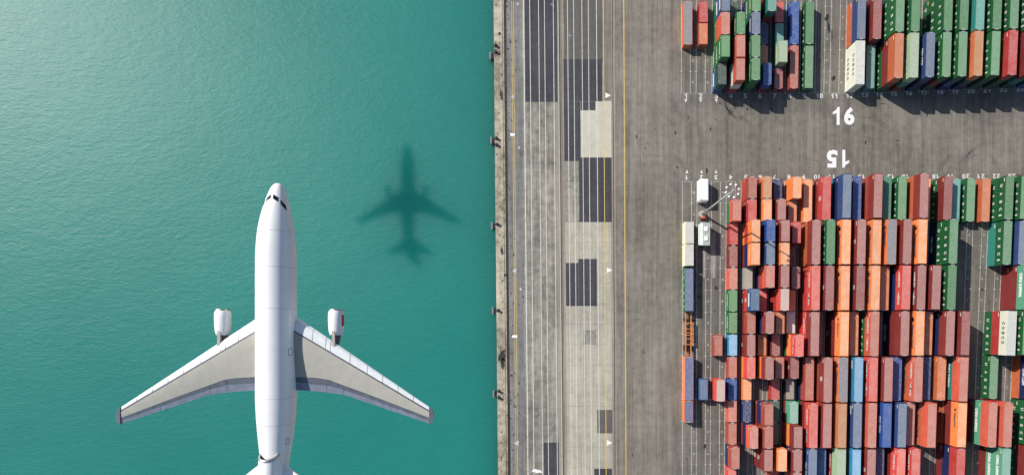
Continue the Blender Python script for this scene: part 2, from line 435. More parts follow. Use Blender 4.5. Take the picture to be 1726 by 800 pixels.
def lane_marks(block, lane, nslots, ncl=True):
    bm = bmesh.new(); hw = 7.6; lw = .38
    ya, yb = (row_y('T', nslots-1), 157.4) if block == 'T' else (306, 306+SLOT*nslots)
    sh = shift(block, lane)
    def P(dx, y): return gxy(lane_px(block, lane, y+sh)+dx, y+sh)
    for sx in (-hw, hw):
        sheet(bm, [P(sx-lw, ya), P(sx+lw, ya), P(sx+lw, yb), P(sx-lw, yb)], .004)
    ye = yb if block == 'T' else ya
    sheet(bm, [P(-hw, ye-lw), P(hw, ye-lw), P(hw, ye+lw), P(-hw, ye+lw)], .008)
    for r in range(nslots+1):
        yy = ya+SLOT*r
        for sx in (-hw, hw):
            sheet(bm, [P(sx-2.0, yy-.35), P(sx+2.0, yy-.35), P(sx+2.0, yy+.35), P(sx-2.0, yy+.35)], .008)
        if r < nslots:
            ym = yy+SLOT/2
            for d in (-1.1, 1.1):
                sheet(bm, [P(hw+2.6, ym+d-.4), P(hw+5.4, ym+d-.4), P(hw+5.4, ym+d+.4), P(hw+2.6, ym+d+.4)], .008)
    mesh_obj('lane_marking', flat_me('lane_marking', bm), M_thin, yard)
for l in TOPX: lane_marks('T', l, 6)
for l in LOWX: lane_marks('L', l, 16)
for l, x in TOPX.items():
    yy = 162 if l < 12 else 161+shift('T', l)*1.45
    number(str(l), x+(1.5 if l > 17 else 0), yy, 7.8, 5.6, 0, M_white)
    if l < 4:
        bm = bmesh.new(); sheet(bm, [gxy(x-2.6, 167), gxy(x+2.6, 167), gxy(x, 173)], .006); mesh_obj('painted_arrow', flat_me('painted_arrow', bm), M_white, yard)
for l, x in LOWX.items():
    if l < 24: number(str(l), x+(1.5+max(0, l-19)*.5 if l > 17 else 0), 299.0+shift('L', l), 7.8, 5.6, math.pi, M_white)
    if l < 4: arrow(x, 291, 2.5, yard, .006, M_white)
# pale worn wheel strips below the kiosk, dark tyre and oil marks in the yard
M_smear = ground_mat('pale_wheel_wear', (.20, .19, .175, 1), (.40, .385, .36, 1), 1.2, .9, .9, .4)
for x, y0, y1 in ((1188.5, 412, 468), (1203.2, 392, 468)):
    bm = bmesh.new(); sheet(bm, [gxy(x-2.9, y0), gxy(x+2.9, y0), gxy(x+2.7, y1), gxy(x-2.7, y1)], .004)
    mesh_obj('worn_strip', flat_me('worn_strip', bm), M_smear, yard)
M_oil = plain('oil_stain', (.030, .028, .028, 1), .6, 0, .3, 1)
def stain(px, py, rx, ry, par=None, z=.012, mat=None):
    bm = bmesh.new(); n = 26; a = [rnd.uniform(0, 6.28) for _ in range(3)]; pts = []
    for i in range(n):
        t = 2*math.pi*i/n; k = 1+.22*math.sin(2*t+a[0])+.18*math.sin(5*t+a[1])+.14*math.sin(9*t+a[2])
        pts.append(gxy(px+rx*k*math.cos(t), py+ry*k*math.sin(t)))
    sheet(bm, pts, z); mesh_obj('oil_stain', flat_me('oil_stain', bm), mat or M_oil, par or yard)
for s_ in ((1394, 30, 3.2, 6), (1397, 47, 2.5, 9), (1402, 60, 1.3, 9), (1405, 132, 3, 5), (1191.5, 287.5, 2.0, 4.2), (1138.5, 224, 1.2, 4), (1172, 540, 3, 1), (1207, 485, 2.4, 4.2), (1188, 751, 2.2, 3.4), (1459, 240, 1.6, 3), (1512, 237, 4, .7), (1178, 500, 2, 3), (1180, 480, 1.5, 2), (1690, 487, 1.5, 2.4), (1655, 488, 1.8, 2.4), (1066, 766, 1, 2.5)):
    stain(*s_, z=.012)
for i in range(150):     # scuffs and rubber smears scattered over the yard
    if i % 3: px, py = rnd.uniform(1060, 1720), rnd.uniform(168, 296)
    else: px, py = rnd.uniform(1060, 1225), rnd.uniform(180, 800)
    k_ = rnd.random()
    stain(px, py, rnd.uniform(.6, 2.2)*(2.2 if k_ < .4 else .7), rnd.uniform(.5, 1.6)*(.6 if k_ < .4 else 2.4), yard, .003+i*.00001, M_tyre if i % 7 else M_oil)
for i in range(190):     # drips and grease on the coping and the service strip
    py = rnd.uniform(-20, 820); px = ax(rnd.choice([840, 843, 847, 854.5, 857.5, 859, 860, 860.5, 861, 862, 864, 866, 872, 880]), py)+rnd.uniform(-2, 2)
    stain(px, py, rnd.uniform(.3, 1.2), rnd.uniform(.4, 2.2), quay, .058 if px < 856 else .0235)
for px, py, rx, ry in ((846, 600, 5, 12), (848, 612, 3.5, 8), (845, 160, 2.5, 9), (853, 463, 3.4, 3.4), (842, 57, 2, 3.2), (846, 423, 2.4, 6), (930, 8, 2, 2), (961, 60, 2.4, 3)):
    stain(px, py, rx, ry, quay, .0545 if px < 856 else .0235, M_oil if px < 856 else M_strip)
# pale spill at the foot of the left lanes
stain(905, 793, 8, 3, quay, .0235, M_bigw)

# ------------------------------------------------------------------ containers
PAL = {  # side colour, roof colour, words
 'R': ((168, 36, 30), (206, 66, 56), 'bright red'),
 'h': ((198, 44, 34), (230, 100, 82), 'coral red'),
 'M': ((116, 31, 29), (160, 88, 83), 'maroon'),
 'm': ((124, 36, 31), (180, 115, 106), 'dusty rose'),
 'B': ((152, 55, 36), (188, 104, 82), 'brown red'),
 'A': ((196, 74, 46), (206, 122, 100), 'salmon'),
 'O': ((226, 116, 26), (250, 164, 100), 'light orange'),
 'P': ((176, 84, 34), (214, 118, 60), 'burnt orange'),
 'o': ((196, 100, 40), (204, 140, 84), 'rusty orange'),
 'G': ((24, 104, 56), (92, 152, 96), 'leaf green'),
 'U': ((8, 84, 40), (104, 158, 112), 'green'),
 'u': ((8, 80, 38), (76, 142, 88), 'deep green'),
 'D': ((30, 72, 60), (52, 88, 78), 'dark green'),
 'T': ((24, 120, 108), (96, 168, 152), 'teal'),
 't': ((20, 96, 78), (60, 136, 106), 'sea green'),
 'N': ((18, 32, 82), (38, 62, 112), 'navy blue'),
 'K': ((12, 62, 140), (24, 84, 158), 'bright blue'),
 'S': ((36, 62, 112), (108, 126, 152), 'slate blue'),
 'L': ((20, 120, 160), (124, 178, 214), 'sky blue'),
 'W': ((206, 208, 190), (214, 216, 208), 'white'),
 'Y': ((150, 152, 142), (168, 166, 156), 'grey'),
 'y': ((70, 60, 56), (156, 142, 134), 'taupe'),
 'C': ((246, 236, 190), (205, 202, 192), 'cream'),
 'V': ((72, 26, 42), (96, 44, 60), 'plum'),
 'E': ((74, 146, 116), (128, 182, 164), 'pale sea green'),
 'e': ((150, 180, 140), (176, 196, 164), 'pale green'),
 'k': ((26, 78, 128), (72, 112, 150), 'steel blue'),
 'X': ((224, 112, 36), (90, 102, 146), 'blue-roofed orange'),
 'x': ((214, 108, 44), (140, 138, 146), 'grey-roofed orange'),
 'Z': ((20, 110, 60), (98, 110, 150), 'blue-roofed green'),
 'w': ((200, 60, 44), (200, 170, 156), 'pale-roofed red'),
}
# ribbed panels and frames, made once for each length
def corr(length, depth, pitch):
    """zigzag of (along, offset) for trapezoid ribs"""
    n = max(1, round(length/pitch)); p = length/n; out = [(0, 0)]
    for i in range(n):
        a = i*p
        out += [(a+p*.30, 0), (a+p*.45, -depth), (a+p*.80, -depth), (a+p*.95, 0)]
    out.append((length, 0)); return out
def container_meshes(L, hgt, tag_):
    W = 2.438; hw = W/2; d = {}
    # side panel (origin at container base centre; left = -x)
    for sgn, nm in ((-1, 'left'), (1, 'right')):
        bm = bmesh.new(); pr = corr(L-.30, .036, .275)
        lo, hi = [], []
        for a, off in pr:
            x = sgn*(hw-.012+off); y = L/2-.15-a
            lo.append(bm.verts.new((x, y, .16))); hi.append(bm.verts.new((x, y, hgt-.08)))
        for i in range(len(pr)-1):
            f = (lo[i], lo[i+1], hi[i+1], hi[i]) if sgn < 0 else (lo[i], hi[i], hi[i+1], lo[i+1])
            bm.faces.new(f)
        me = flat_me('side_panel', bm); me.materials.append(M_csd); d[nm] = me
    bm = bmesh.new(); pr = corr(L-.30, .022, .26); a_, b_ = [], []
    for a, off in pr:
        y = L/2-.15-a
        a_.append(bm.verts.new((-hw+.06, y, hgt-.012+off))); b_.append(bm.verts.new((hw-.06, y, hgt-.012+off)))
    for i in range(len(pr)-1): bm.faces.new((a_[i], a_[i+1], b_[i+1], b_[i]))
    me = flat_me('roof_panel', bm); me.materials.append(M_crf); d['roof'] = me
    # frame: posts, rails, corner castings
    bm = bmesh.new()
    for sx in (-1, 1):
        for sy in (-1, 1):
            cx, cy = sx*(hw-.075), sy*(L/2-.075)
            box(bm, cx-.074, cx+.074, cy-.074, cy+.074, .12, hgt-.12)
            for z0, z1 in ((0, .119), (hgt-.119, hgt)): box(bm, sx*(hw-.089)-.09, sx*(hw-.089)+.09, sy*(L/2-.089)-.09, sy*(L/2-.089)+.09, z0, z1)
        box(bm, sx*(hw-.04)-.036, sx*(hw-.04)+.036, -L/2+.18, L/2-.18, .02, .158)
        box(bm, sx*(hw-.04)-.03, sx*(hw-.04)+.03, -L/2+.18, L/2-.18, hgt-.079, hgt-.004)
    for sy in (-1, 1):
        box(bm, -hw+.18, hw-.18, sy*(L/2-.06)-.05, sy*(L/2-.06)+.05, .02, .158)
        box(bm, -hw+.18, hw-.18, sy*(L/2-.06)-.05, sy*(L/2-.06)+.05, hgt-.11, hgt-.006)
    box(bm, -hw+.1, hw-.1, -L/2+.1, L/2-.1, .06, .12)
    me = from_bm('frame', bm); me.materials.append(M_csd); d['frame'] = me
    # blind end (ribbed) at the north, doors at the south
    bm = bmesh.new(); pr = corr(W-.3, .045, .25); lo, hi = [], []
    for a, off in pr:
        x = -hw+.15+a; y = L/2-.03+off
        lo.append(bm.verts.new((x, y, .16))); hi.append(bm.verts.new((x, y, hgt-.11)))
    for i in range(len(pr)-1): bm.faces.new((lo[i], hi[i], hi[i+1], lo[i+1]))
    me = flat_me('end_panel', bm); me.materials.append(M_csd); d['end'] = me
    bm = bmesh.new(); box(bm, .01, hw-.16, -.03, .0, .17, hgt-.12)
    for q in range(3): box(bm, .05, hw-.2, -.045, -.0305, .3+q*(hgt-.6)/3, .3+(q+.8)*(hgt-.6)/3)
    me = from_bm('door', bm); me.materials.append(M_csd); d['door'] = me
    bm = bmesh.new()
    for x in (.3, .78): cyl(bm, (x, -.075, .14), (x, -.075, hgt-.1), .022, n=6)
    me = from_bm('locking_bar', bm); me.materials.append(M_gal); d['bar'] = me
    return d
CM = {(20, 's'): container_meshes(6.058, 2.591, '20'), (40, 's'): container_meshes(12.192, 2.591, '40'), (40, 'h'): container_meshes(12.192, 2.80, '40h')}

# lettering meshes on the left-hand side: u runs from the north end to the south, v up
def side_text(parts, L):
    """parts: list of (kind, ...) -> one mesh on the plane x = -1.219-.004"""
    bm = bmesh.new()
    def put(me, u, v):
        nv = [bm.verts.new((-1.2235, L/2-(u+q.co.x), v+q.co.y)) for q in me.vertices]
        for pl in me.polygons:
            try: bm.faces.new([nv[i] for i in pl.vertices])
            except ValueError: pass
    def poly(pts): bm.faces.new([bm.verts.new((-1.2235, L/2-u, v)) for u, v in pts])
    for p in parts:
        if p[0] == 't': me = text_mesh('lettering', p[1], p[4], p[5], p[6] if len(p) > 6 else .02); put(me, p[2], p[3])
        elif p[0] == 'poly': poly(p[1])
        elif p[0] == 'disc':
            _, u, v, ru, rv = p; poly([(u+ru*math.cos(t*math.pi/8), v+rv*math.sin(t*math.pi/8)) for t in range(16)])
    bmesh.ops.triangulate(bm, faces=bm.faces)
    me = flat_me('lettering', bm); me.materials.append(M_let); return me
def spaced(word, us, v, h_, w_): return [('t', c, u, v, h_, w_, .05) for c, u in zip(word, us)]
WH, IV, DB = (.54, .55, .52, 1), (.74, .70, .52, 1), (.012, .014, .055, 1)
LOGO = {
 'U': (side_text(spaced('UASC', (2.5, 4.8, 7.0, 9.1), 1.30, .85, .80)+[('poly', [(10.6, .8), (11.0, .8), (11.0, 1.85), (10.6, 1.7)])], 12.192), WH),
 'H': (side_text([('disc', 2.3, 1.45, .55, .48), ('poly', [(1.9, 1.0), (3.0, 1.25), (2.9, 1.75), (2.0, 1.6)]), ('t', 'Hapag-Lloyd', 7.0, 1.35, 1.15, 6.4, .055)], 12.192), DB),
 'J': (side_text([('disc', 2.1, 1.5, .4, .34), ('t', 'Hapag-Lloyd', 4.9, 1.45, .75, 4.0, .05)], 12.192), DB),
 'S': (side_text([('t', 'HAMBURG', 3.9, 1.45, .72, 4.2, .04), ('poly', [(6.5, 1.75), (7.9, 1.45), (9.0, 1.95), (8.3, 1.35), (8.9, .85), (7.9, 1.15)]), ('t', 'S\u00dcD', 9.9, 1.35, .78, 1.9, .04)], 12.192), WH),
 's': (side_text([('t', 'HAMBURG', 1.9, 1.5, .5, 2.1, .04), ('poly', [(3.1, 1.7), (3.7, 1.5), (4.2, 1.8), (3.9, 1.4), (4.2, 1.1), (3.7, 1.25)]), ('t', 'S\u00dcD', 4.9, 1.4, .5, 1.0, .04)], 6.058), WH),
 'C': (side_text(spaced('COSCO', (3.4, 4.75, 6.1, 7.4, 8.7), 1.25, .85, .8), 12.192), DB),
 'M': (side_text([('t', 'CMA CGM', 6.0, 1.2, .95, 4.6, .05)], 12.192), (.62, .66, .74, 1)),
 'E': (side_text([('t', 'EVERGREEN', 3.0, 1.25, .5, 3.6, .05), ('disc', 5.4, 1.2, .22, .22)], 6.058), IV),
 'I': (side_text([('t', 'CHINA SHIPPING', 5.4, 1.15, .95, 6.6, .05)], 12.192), (.72, .76, .72, 1)),
 'X': (side_text([('t', 'TEX', 5.9, 1.62, .55, 1.25, .05), ('poly', [(5.25, .85), (6.55, .85), (6.55, 1.2), (5.25, 1.2)])], 12.192), WH),
 'x': (side_text([('t', 'TEX', 3.0, 1.62, .55, 1.15, .05), ('poly', [(2.4, .85), (3.6, .85), (3.6, 1.2), (2.4, 1.2)])], 6.058), WH),
 'P': (side_text([('poly', [(1.2, .75), (4.9, .75), (4.9, 1.75), (1.2, 1.75)])], 6.058), WH),
 'Q': (side_text([('poly', [(1.0, .9), (3.2, .9), (3.2, 1.6), (1.0, 1.6)])], 12.192), WH),
}
# small data plate printed near the north end of a side
PLATE = {20: side_text([('poly', [(.35, 2.05), (.85, 2.05), (.85, 2.32), (.35, 2.32)])], 6.058),
         40: side_text([('poly', [(.5, 2.05), (1.5, 2.05), (1.5, 2.3), (.5, 2.3)])], 12.192)}
def roof_mark(L, hgt):
    out = []
    for sy in (-1, 1):
        bm = bmesh.new(); y_ = sy*(L/2-.06); x0 = -.55
        sheet(bm, [(x0, y_-.07), (x0+1.1, y_-.07), (x0+1.1, y_+.07), (x0, y_+.07)], hgt+.001)
        me = flat_me('roof_mark', bm); me.materials.append(M_let); out.append(me)
    return out
RMARK = {(20, 's'): roof_mark(6.058, 2.591), (40, 's'): roof_mark(12.192, 2.591), (40, 'h'): roof_mark(12.192, 2.80)}
ORD = ['first', 'second', 'third', 'fourth', 'fifth', 'sixth', 'seventh', 'eighth']
NC = 0
def container(px, py, z, yaw, size, code, rust, label, kind='s', group='shipping containers stacked in the yard'):
    """code: palette letter, optional :logo letter"""
    global NC; NC += 1
    c, logo = code[0], (code.split(':')[1] if ':' in code else None)
    sc, rc, _ = PAL[c]
    j = rnd.uniform(.90, 1.08)
    def colr(t, a):
        q = [s2l(v) for v in t]; g_ = .3*q[0]+.59*q[1]+.11*q[2]
        return tuple(min(1, (v*.92+g_*.08)*j*.96) for v in q)+(a,)
    p = G(px, py)
    root = empty('long_container' if size == 40 else 'short_container', (p[0]+rnd.uniform(-.04, .04), p[1]+rnd.uniform(-.05, .05), z), yaw+rnd.uniform(-.003, .003))
    root['label'] = label; root['category'] = 'container'; root['group'] = group
    d = CM[(size, kind)]; L = 6.058 if size == 20 else 12.192
    a = max(0.0, min(1.0, rust))
    def part(nm, me, col, loc=None, mir=False, par=root):
        o = bpy.data.objects.new(nm, me); COL.objects.link(o); o.parent = par; o.color = col
        if loc: o.location = loc
        if mir: o.scale = (-1, 1, 1)
        return o
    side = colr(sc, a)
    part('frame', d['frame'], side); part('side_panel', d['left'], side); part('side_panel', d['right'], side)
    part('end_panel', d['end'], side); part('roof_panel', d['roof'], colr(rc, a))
    for mir in (False, True):
        dr = part('door', d['door'], side, (0, -L/2+.05, 0), mir)
        part('locking_bar', d['bar'], side, None, False, dr)
    if logo: part('lettering', LOGO[logo][0], LOGO[logo][1])
    if rnd.random() < .7: part('roof_mark', RMARK[(size, kind)][0], WH); part('roof_mark', RMARK[(size, kind)][1], WH)
    if rnd.random() < .55: part('data_plate', PLATE[size], WH if rnd.random() < .8 else (.7, .45, .12, 1))
    return root
FILL = 'MBMAOUNRMSGPVB'
NW = 'zero one two three four five six seven eight nine ten eleven twelve thirteen fourteen fifteen sixteen seventeen eighteen nineteen twenty twenty-one twenty-two twenty-three twenty-four'.split()
MASS = {}                                # boxes buried inside the stacks: palette letter -> bmesh
def buried(px, py, z, yaw, size, kind, c):
    bm = MASS.setdefault(c, bmesh.new()); L = 6.058 if size == 20 else 12.192; hh = 2.8 if kind == 'h' else 2.591
    p = G(px, py); n0 = len(bm.verts)
    box(bm, -1.2, 1.2, -L/2, L/2, z, z+hh)
    for sx in (-1, 1):
        for sy in (-1, 1): box(bm, sx*1.13-.09, sx*1.13+.09, sy*(L/2-.07)-.09, sy*(L/2-.07)+.09, z, z+hh+.004)
    bm.verts.ensure_lookup_table()
    bmesh.ops.transform(bm, matrix=Matrix.Translation((p[0], p[1], 0)) @ Matrix.Rotation(yaw, 4, 'Z'), verts=bm.verts[n0:])
def stack(block, lane, r, codes, size, kind='s'):
    """r: 20-foot slot index (for 40-foot boxes the first of two slots)"""
    n = len(codes); sh = shift(block, lane)
    if size == 20: yc = row_y(block, r)+SLOT/2
    else: yc = (row_y(block, r)+SLOT) if block == 'L' else row_y(block, r)
    yc += sh; px = lane_px(block, lane, yc); x0 = (TOPX if block == 'T' else LOWX)[lane]
    hz = 2.8 if kind == 'h' else 2.591
    ref = 'below the painted 15' if block == 'L' else 'above the painted 16'
    big_row = ORD[r//2]
    if size == 20:
        half = ('upper' if r % 2 == 0 else 'lower') if block == 'L' else ('lower' if r % 2 == 0 else 'upper')
        where = f'{half} half {big_row} row {ref}'
    else: where = f'{big_row} row {ref}'
    for i, cd in enumerate(codes):
        if cd == '.':
            buried(px, yc, i*(hz+.012)+.015, lean(x0), size, kind, FILL[(lane*5+r*3+i*7) % len(FILL)]); continue
        word = PAL[cd[0]][2]; tw = 'ground-level' if n == 1 else ('bottom-tier' if i == 0 else ('top-tier' if i == n-1 else 'middle-tier'))
        label = f'{tw} {"short" if size == 20 else "long"} {word} container, lane {NW[lane]}, {where}'
        container(px, yc, i*(hz+.012)+.015, lean(x0), size, cd, {'!': .95}.get(cd[-1], rnd.choice([.15, .25, .35, .5, .62])), label, kind)
def rows(block, size, text, kind='s'):
    for ln in text.strip().splitlines():
        r, rest = ln.split('|'); r = int(r)
        for it in rest.split(';'):
            it = it.strip()
            if not it: continue
            lane, cs = it.split('='); stack(block, int(lane), r, cs.split(), size, kind)
# lower block, 20-foot slots
rows('L', 20, '''
0|5=R B; 6=. o; 7=N; 8=O O
1|4=G A; 5=M R; 6=. O; 7=M m; 8=P
2|4=R; 5=O R O; 6=M N K; 7=. M m; 8=. R
3|4=M; 5=m N O:E; 6=M D S; 7=. M O; 8=V
4|4=A; 5=Y; 6=N B A; 7=. N m; 8=. M
5|4=G:E; 5=M:x R:x k:P; 6=R; 7=R R w; 8=P
6|4=G:E; 5=M B; 6=. N m; 7=. P; 8=W
7|3=B; 4=L; 5=M:x m; 6=P; 7=M; 8=. O h:s
8|4=B; 5=O h; 6=. O m; 7=. B; 8=. M:x
9|2=k; 3=R w; 4=K; 5=O; 7=R; 8=y
10|4=A; 5=N; 6=M N B; 7=D; 8=M E
11|4=B; 5=m N A; 6=. M:x B; 7=D; 8=. O m
12|4=N B; 6=M:x M:x m; 7=. M O; 8=. N m
13|4=h; 7=R; 8=. P m
''')
rows('L', 40, '''
0|9=O; 10=M R:X; 11=L N S; 12=N K; 13=M B m; 14=. t; 15=. U:U; 16=M P m; 17=O; 18=U:U M; 19=T; 20=U:U; 21=P; 22=U:U u:U; 23=. U:U
2|9=P P m; 10=. . u:U; 11=. . O:H; 12=. . m:X; 13=. . O:H; 14=. P x:J; 15=. M m; 16=. . O:H; 18=N:M U:U U:U; 22=T U:U; 23=N S
4|9=M R h:S; 10=. . M:X; 11=. . O:H; 12=. . M:X; 13=. . O:H; 14=. P; 15=. N h:S; 16=. . m:S; 17=. M m; 18=. . u:U; 23=M M E:I
6|9=. h:S m; 10=V; 11=M:X M O:J; 12=. P; 13=. U:U A:S; 14=V; 15=N:M M m; 16=. . O:H; 17=. P; 18=. N m; 19=. M:X M; 22=U:U R W:C; 23=. N U:U
8|9=N B; 10=. B m:X; 11=. . x:H; 12=. . L:Q; 13=. . h:S; 14=. . m; 15=. K; 16=. P:H A:S; 17=. N; 18=. P; 19=. T:I A; 22=U:U; 24=P N:M
10|9=. M h:S; 10=. . m; 11=. . o; 12=. . S:Q; 13=. . A; 14=. . K:M; 15=. . S; 16=. m; 17=. P:H A; 19=P:J M O:J; 21=M E:I A; 22=. . A; 24=U:U U:U
12|9=. . S:M; 10=. K; 11=. R:S e; 12=. . L; 13=. . m:X; 14=. N; 15=. M h:S; 16=. . h:S; 19=M N R; 22=M E:I E:I; 24=U:U M K
''')
# upper block
rows('T', 20, '''
0|3=k:P D; 4=R W A; 5=u G:E G:E; 6=M K; 7=M
1|3=G:E G:E G:E; 4=. . A; 5=. . G:E; 6=B; 7=. e:E
2|2=P; 3=G P A; 4=. . G:E; 5=. . S:P; 6=N; 7=T
3|2=R; 3=G k:P S:P; 4=D; 5=. G:E G:E; 6=M M T; 7=R
''')
rows('T', 40, '''
0|8=B; 9=U:U; 12=W:C W:C; 13=T
2|1=x; 8=K; 9=u:U; 12=P S; 13=V M
''')
rows('T', 40, '''
0|14=U:U M P; 15=M T e:U; 16=N N S:M; 17=D M U:U; 18=N S U:U; 19=N D o; 20=D D U:U; 21=D u R; 22=D T M; 23=S N
2|14=. U:U U:U; 15=. . u:U; 17=U:U U:U u:U; 18=. . u:U; 19=. . T; 20=. . u:U; 21=. . U:U; 22=. . U:U
''', 'h')
# everything buried inside the stacks, one mass with a paint for each colour
big_bm = bmesh.new(); mass_me = bpy.data.meshes.new('buried_containers'); mats = []
for ci, (c, b_) in enumerate(MASS.items()):
    mats.append(plain('buried_paint_'+PAL[c][2].replace(' ', '_'), tuple(s2l(q) for q in PAL[c][0])+(1,), .55, 0, .2, .8))
    for f_ in b_.faces: f_.material_index = ci
    tmp = bpy.data.meshes.new('t'); b_.to_mesh(tmp); b_.free(); big_bm.from_mesh(tmp); bpy.data.meshes.remove(tmp)
bmesh.ops.recalc_face_normals(big_bm, faces=big_bm.faces); big_bm.to_mesh(mass_me); big_bm.free()
for m_ in mats: mass_me.materials.append(m_)
mo = mesh_obj('buried_containers', mass_me, None, None, kind='stuff', label='mass of mixed containers buried deep inside the stacks', category='containers')
# lane 1: two cream boxes, long boxes with blue roofs
for r, lab in ((2, 'upper'), (3, 'lower')):
    yc = row_y('L', r)+SLOT/2-3.0; container(1158.0, yc, .015, 0, 20, 'C', .1, f'cream container at the yard edge, {lab} of the two cream ones', group='containers parked along the yard edge')
container(1157.5, row_y('L', 4)+SLOT, .015, 0, 40, 'Z:U', .3, 'long green container with a slate blue roof under the cream ones', group='containers parked along the yard edge')
container(1157.5, row_y('L', 8)+SLOT, .015, 0, 40, 'X', .3, 'long orange container with a blue roof below the empty orange frame', group='containers parked along the yard edge')
container(1157.0, row_y('L', 10)+SLOT/2, .015, 0, 20, 'X', .45, 'short orange container with a blue roof, last of the yard edge row', group='containers parked along the yard edge')

# ------------------------------------------------------------------ yard furniture
# light mast: base, tapered pole, ring of lamps
mast_h = 26.0
p = G(1183.5, 361)
mast = empty('light_mast', p, 0, label='tall tapered light mast with a ring of white floodlights', category='light mast')
bm = bmesh.new(); cyl(bm, (0, 0, 0), (0, 0, .5), 1.05, 1.0, 24); mesh_obj('pedestal', from_bm('pedestal', bm), M_conc, mast)
bm = bmesh.new(); cyl(bm, (0, 0, .5), (0, 0, mast_h), .36, .13, 16); mesh_obj('pole', from_bm('pole', bm, True), M_gal, mast)
bm = bmesh.new(); cyl(bm, (0, 0, mast_h-.4), (0, 0, mast_h+.35), .26, .18, 12)
mesh_obj('mast_head', from_bm('mast_head', bm), M_gal, mast)
for i in range(8):
    t = 2*math.pi*i/8+.25; c, s = math.cos(t), math.sin(t)
    bm = bmesh.new(); cyl(bm, (c*.2, s*.2, mast_h), (c*1.45, s*1.45, mast_h-.1), .035, n=6); arm = mesh_obj('lamp_arm', from_bm('lamp_arm', bm), M_gal, mast)
    bm = bmesh.new(); cyl(bm, (c*1.6, s*1.6, mast_h-.45), (c*1.6, s*1.6, mast_h+.05), .30, .16, 10); cyl(bm, (c*1.6, s*1.6, mast_h+.05), (c*1.6, s*1.6, mast_h+.2), .16, .08, 10)
    mesh_obj('floodlight', from_bm('floodlight', bm), M_lamp, mast)
bm = bmesh.new(); box(bm, -.42, .42, -.35, .35, .1, 1.1); bmesh.ops.bevel(bm, geom=bm.edges[:], offset=.05, segments=1, affect='EDGES')
cab = empty('control_box', G(1184.5, 367.5), 0, label='small red control box at the foot of the light mast', category='control box')
mesh_obj('housing', from_bm('housing', bm), M_redp, cab)
bm = bmesh.new(); box(bm, -.65, .55, -.75, .45, 0, .1); mesh_obj('base_plate', from_bm('base_plate', bm), M_dark, cab)
# white covered box above the mast
p = G(1182.0, 324.5)
cv = empty('covered_container', (p[0], p[1], 0), 0, label='bright white box with rounded edges in lane 2 above the light mast', category='container')
bm = bmesh.new(); box(bm, -1.38, 1.38, -3.15, 3.15, .25, 3.0); bmesh.ops.bevel(bm, geom=[e_ for e_ in bm.edges], offset=.28, segments=3, affect='EDGES')
mesh_obj('cover', from_bm('cover', bm), M_tarp, cv)
bm = bmesh.new(); box(bm, -1.22, 1.22, -3.03, 3.03, 0, .5); mesh_obj('base_frame', from_bm('base_frame', bm), M_dark, cv)
bm = bmesh.new(); box(bm, -1.1, -.85, -2.9, -2.5, 2.9, 3.06); mesh_obj('vent', from_bm('vent', bm), M_gal, cv)
# pale green cabin with two white roof hatches
p = G(1183.0, 397.5)
kb = empty('site_cabin', (p[0], p[1], 0), 0, label='pale green cabin with two white roof hatches below the light mast', category='cabin')
bm = bmesh.new(); box(bm, -1.35, 1.35, -3.1, 3.1, .15, 3.05); mesh_obj('wall', from_bm('wall', bm), M_grn, kb)
bm = bmesh.new(); prism(bm, [(-1.42, -3.2), (1.42, -3.2), (1.42, 3.2), (-1.42, 3.2)], 3.06, 3.14); mesh_obj('roof', from_bm('roof', bm), M_cabin, kb)
for yy in (1.45, -1.25):
    bm = bmesh.new(); box(bm, -.15, .75, yy-.62, yy+.62, 3.145, 3.34); mesh_obj('roof_hatch', from_bm('roof_hatch', bm), M_tarp, kb)
bm = bmesh.new(); box(bm, -1.40, -.55, -3.1, 3.1, 3.145, 3.19); mesh_obj('roof_sheet', from_bm('roof_sheet', bm), M_tarp, kb)
bm = bmesh.new(); box(bm, -1.45, -1.36, -2.9, 2.9, 1.6, 2.5); mesh_obj('side_board', from_bm('side_board', bm), M_tarp, kb)
bm = bmesh.new()
for x in (-1.2, 1.2): box(bm, x-.1, x+.1, -3.0, 3.0, 0, .149)
mesh_obj('skid', from_bm('skid', bm), M_dark, kb)
# empty orange skeletal frame (trailer for one long box)
p = G(1158.5, 562)
tr = empty('trailer_frame', (p[0], p[1], 0), 0, label='empty orange skeletal trailer frame between blue-roofed containers', category='trailer')
for x in (-.75, .75):
    bm = bmesh.new(); box(bm, x-.1, x+.1, -6.1, 6.1, .95, 1.25); mesh_obj('main_beam', from_bm('main_beam', bm), M_orange, tr)
for x in (-1.35, 1.35):
    bm = bmesh.new(); box(bm, x-.09, x+.09, -3.1, 3.1, .97, 1.27); mesh_obj('side_beam', from_bm('side_beam', bm), M_orange, tr)
for yy in (-6.0, -3.1, -1.4, -.35, .35, 1.4, 3.1, 6.0):
    wd = 1.44 if abs(yy) < 4 else .95
    bm = bmesh.new(); box(bm, -wd, wd, yy-.09, yy+.09, .93, 1.30 if abs(yy) < 4 else 1.285); mesh_obj('cross_beam', from_bm('cross_beam', bm), M_orange, tr)
for yy in (-4.3, -3.7, 4.2):
    for x in (-.95, .95):
        bm = bmesh.new(); cyl(bm, (x-.14, yy, .48), (x+.14, yy, .48), .48, n=14); mesh_obj('wheel', from_bm('wheel', bm), M_rub, tr)
    bm = bmesh.new(); cyl(bm, (-.8, yy, .5), (.8, yy, .5), .07, n=8); mesh_obj('axle', from_bm('axle', bm), M_dark, tr)
for x in (-.75, .75):
    bm = bmesh.new(); box(bm, x-.08, x+.08, -4.4, -3.6, .55, .949); box(bm, x-.08, x+.08, 4.1, 4.3, .55, .949); mesh_obj('hanger', from_bm('hanger', bm), M_dark, tr)
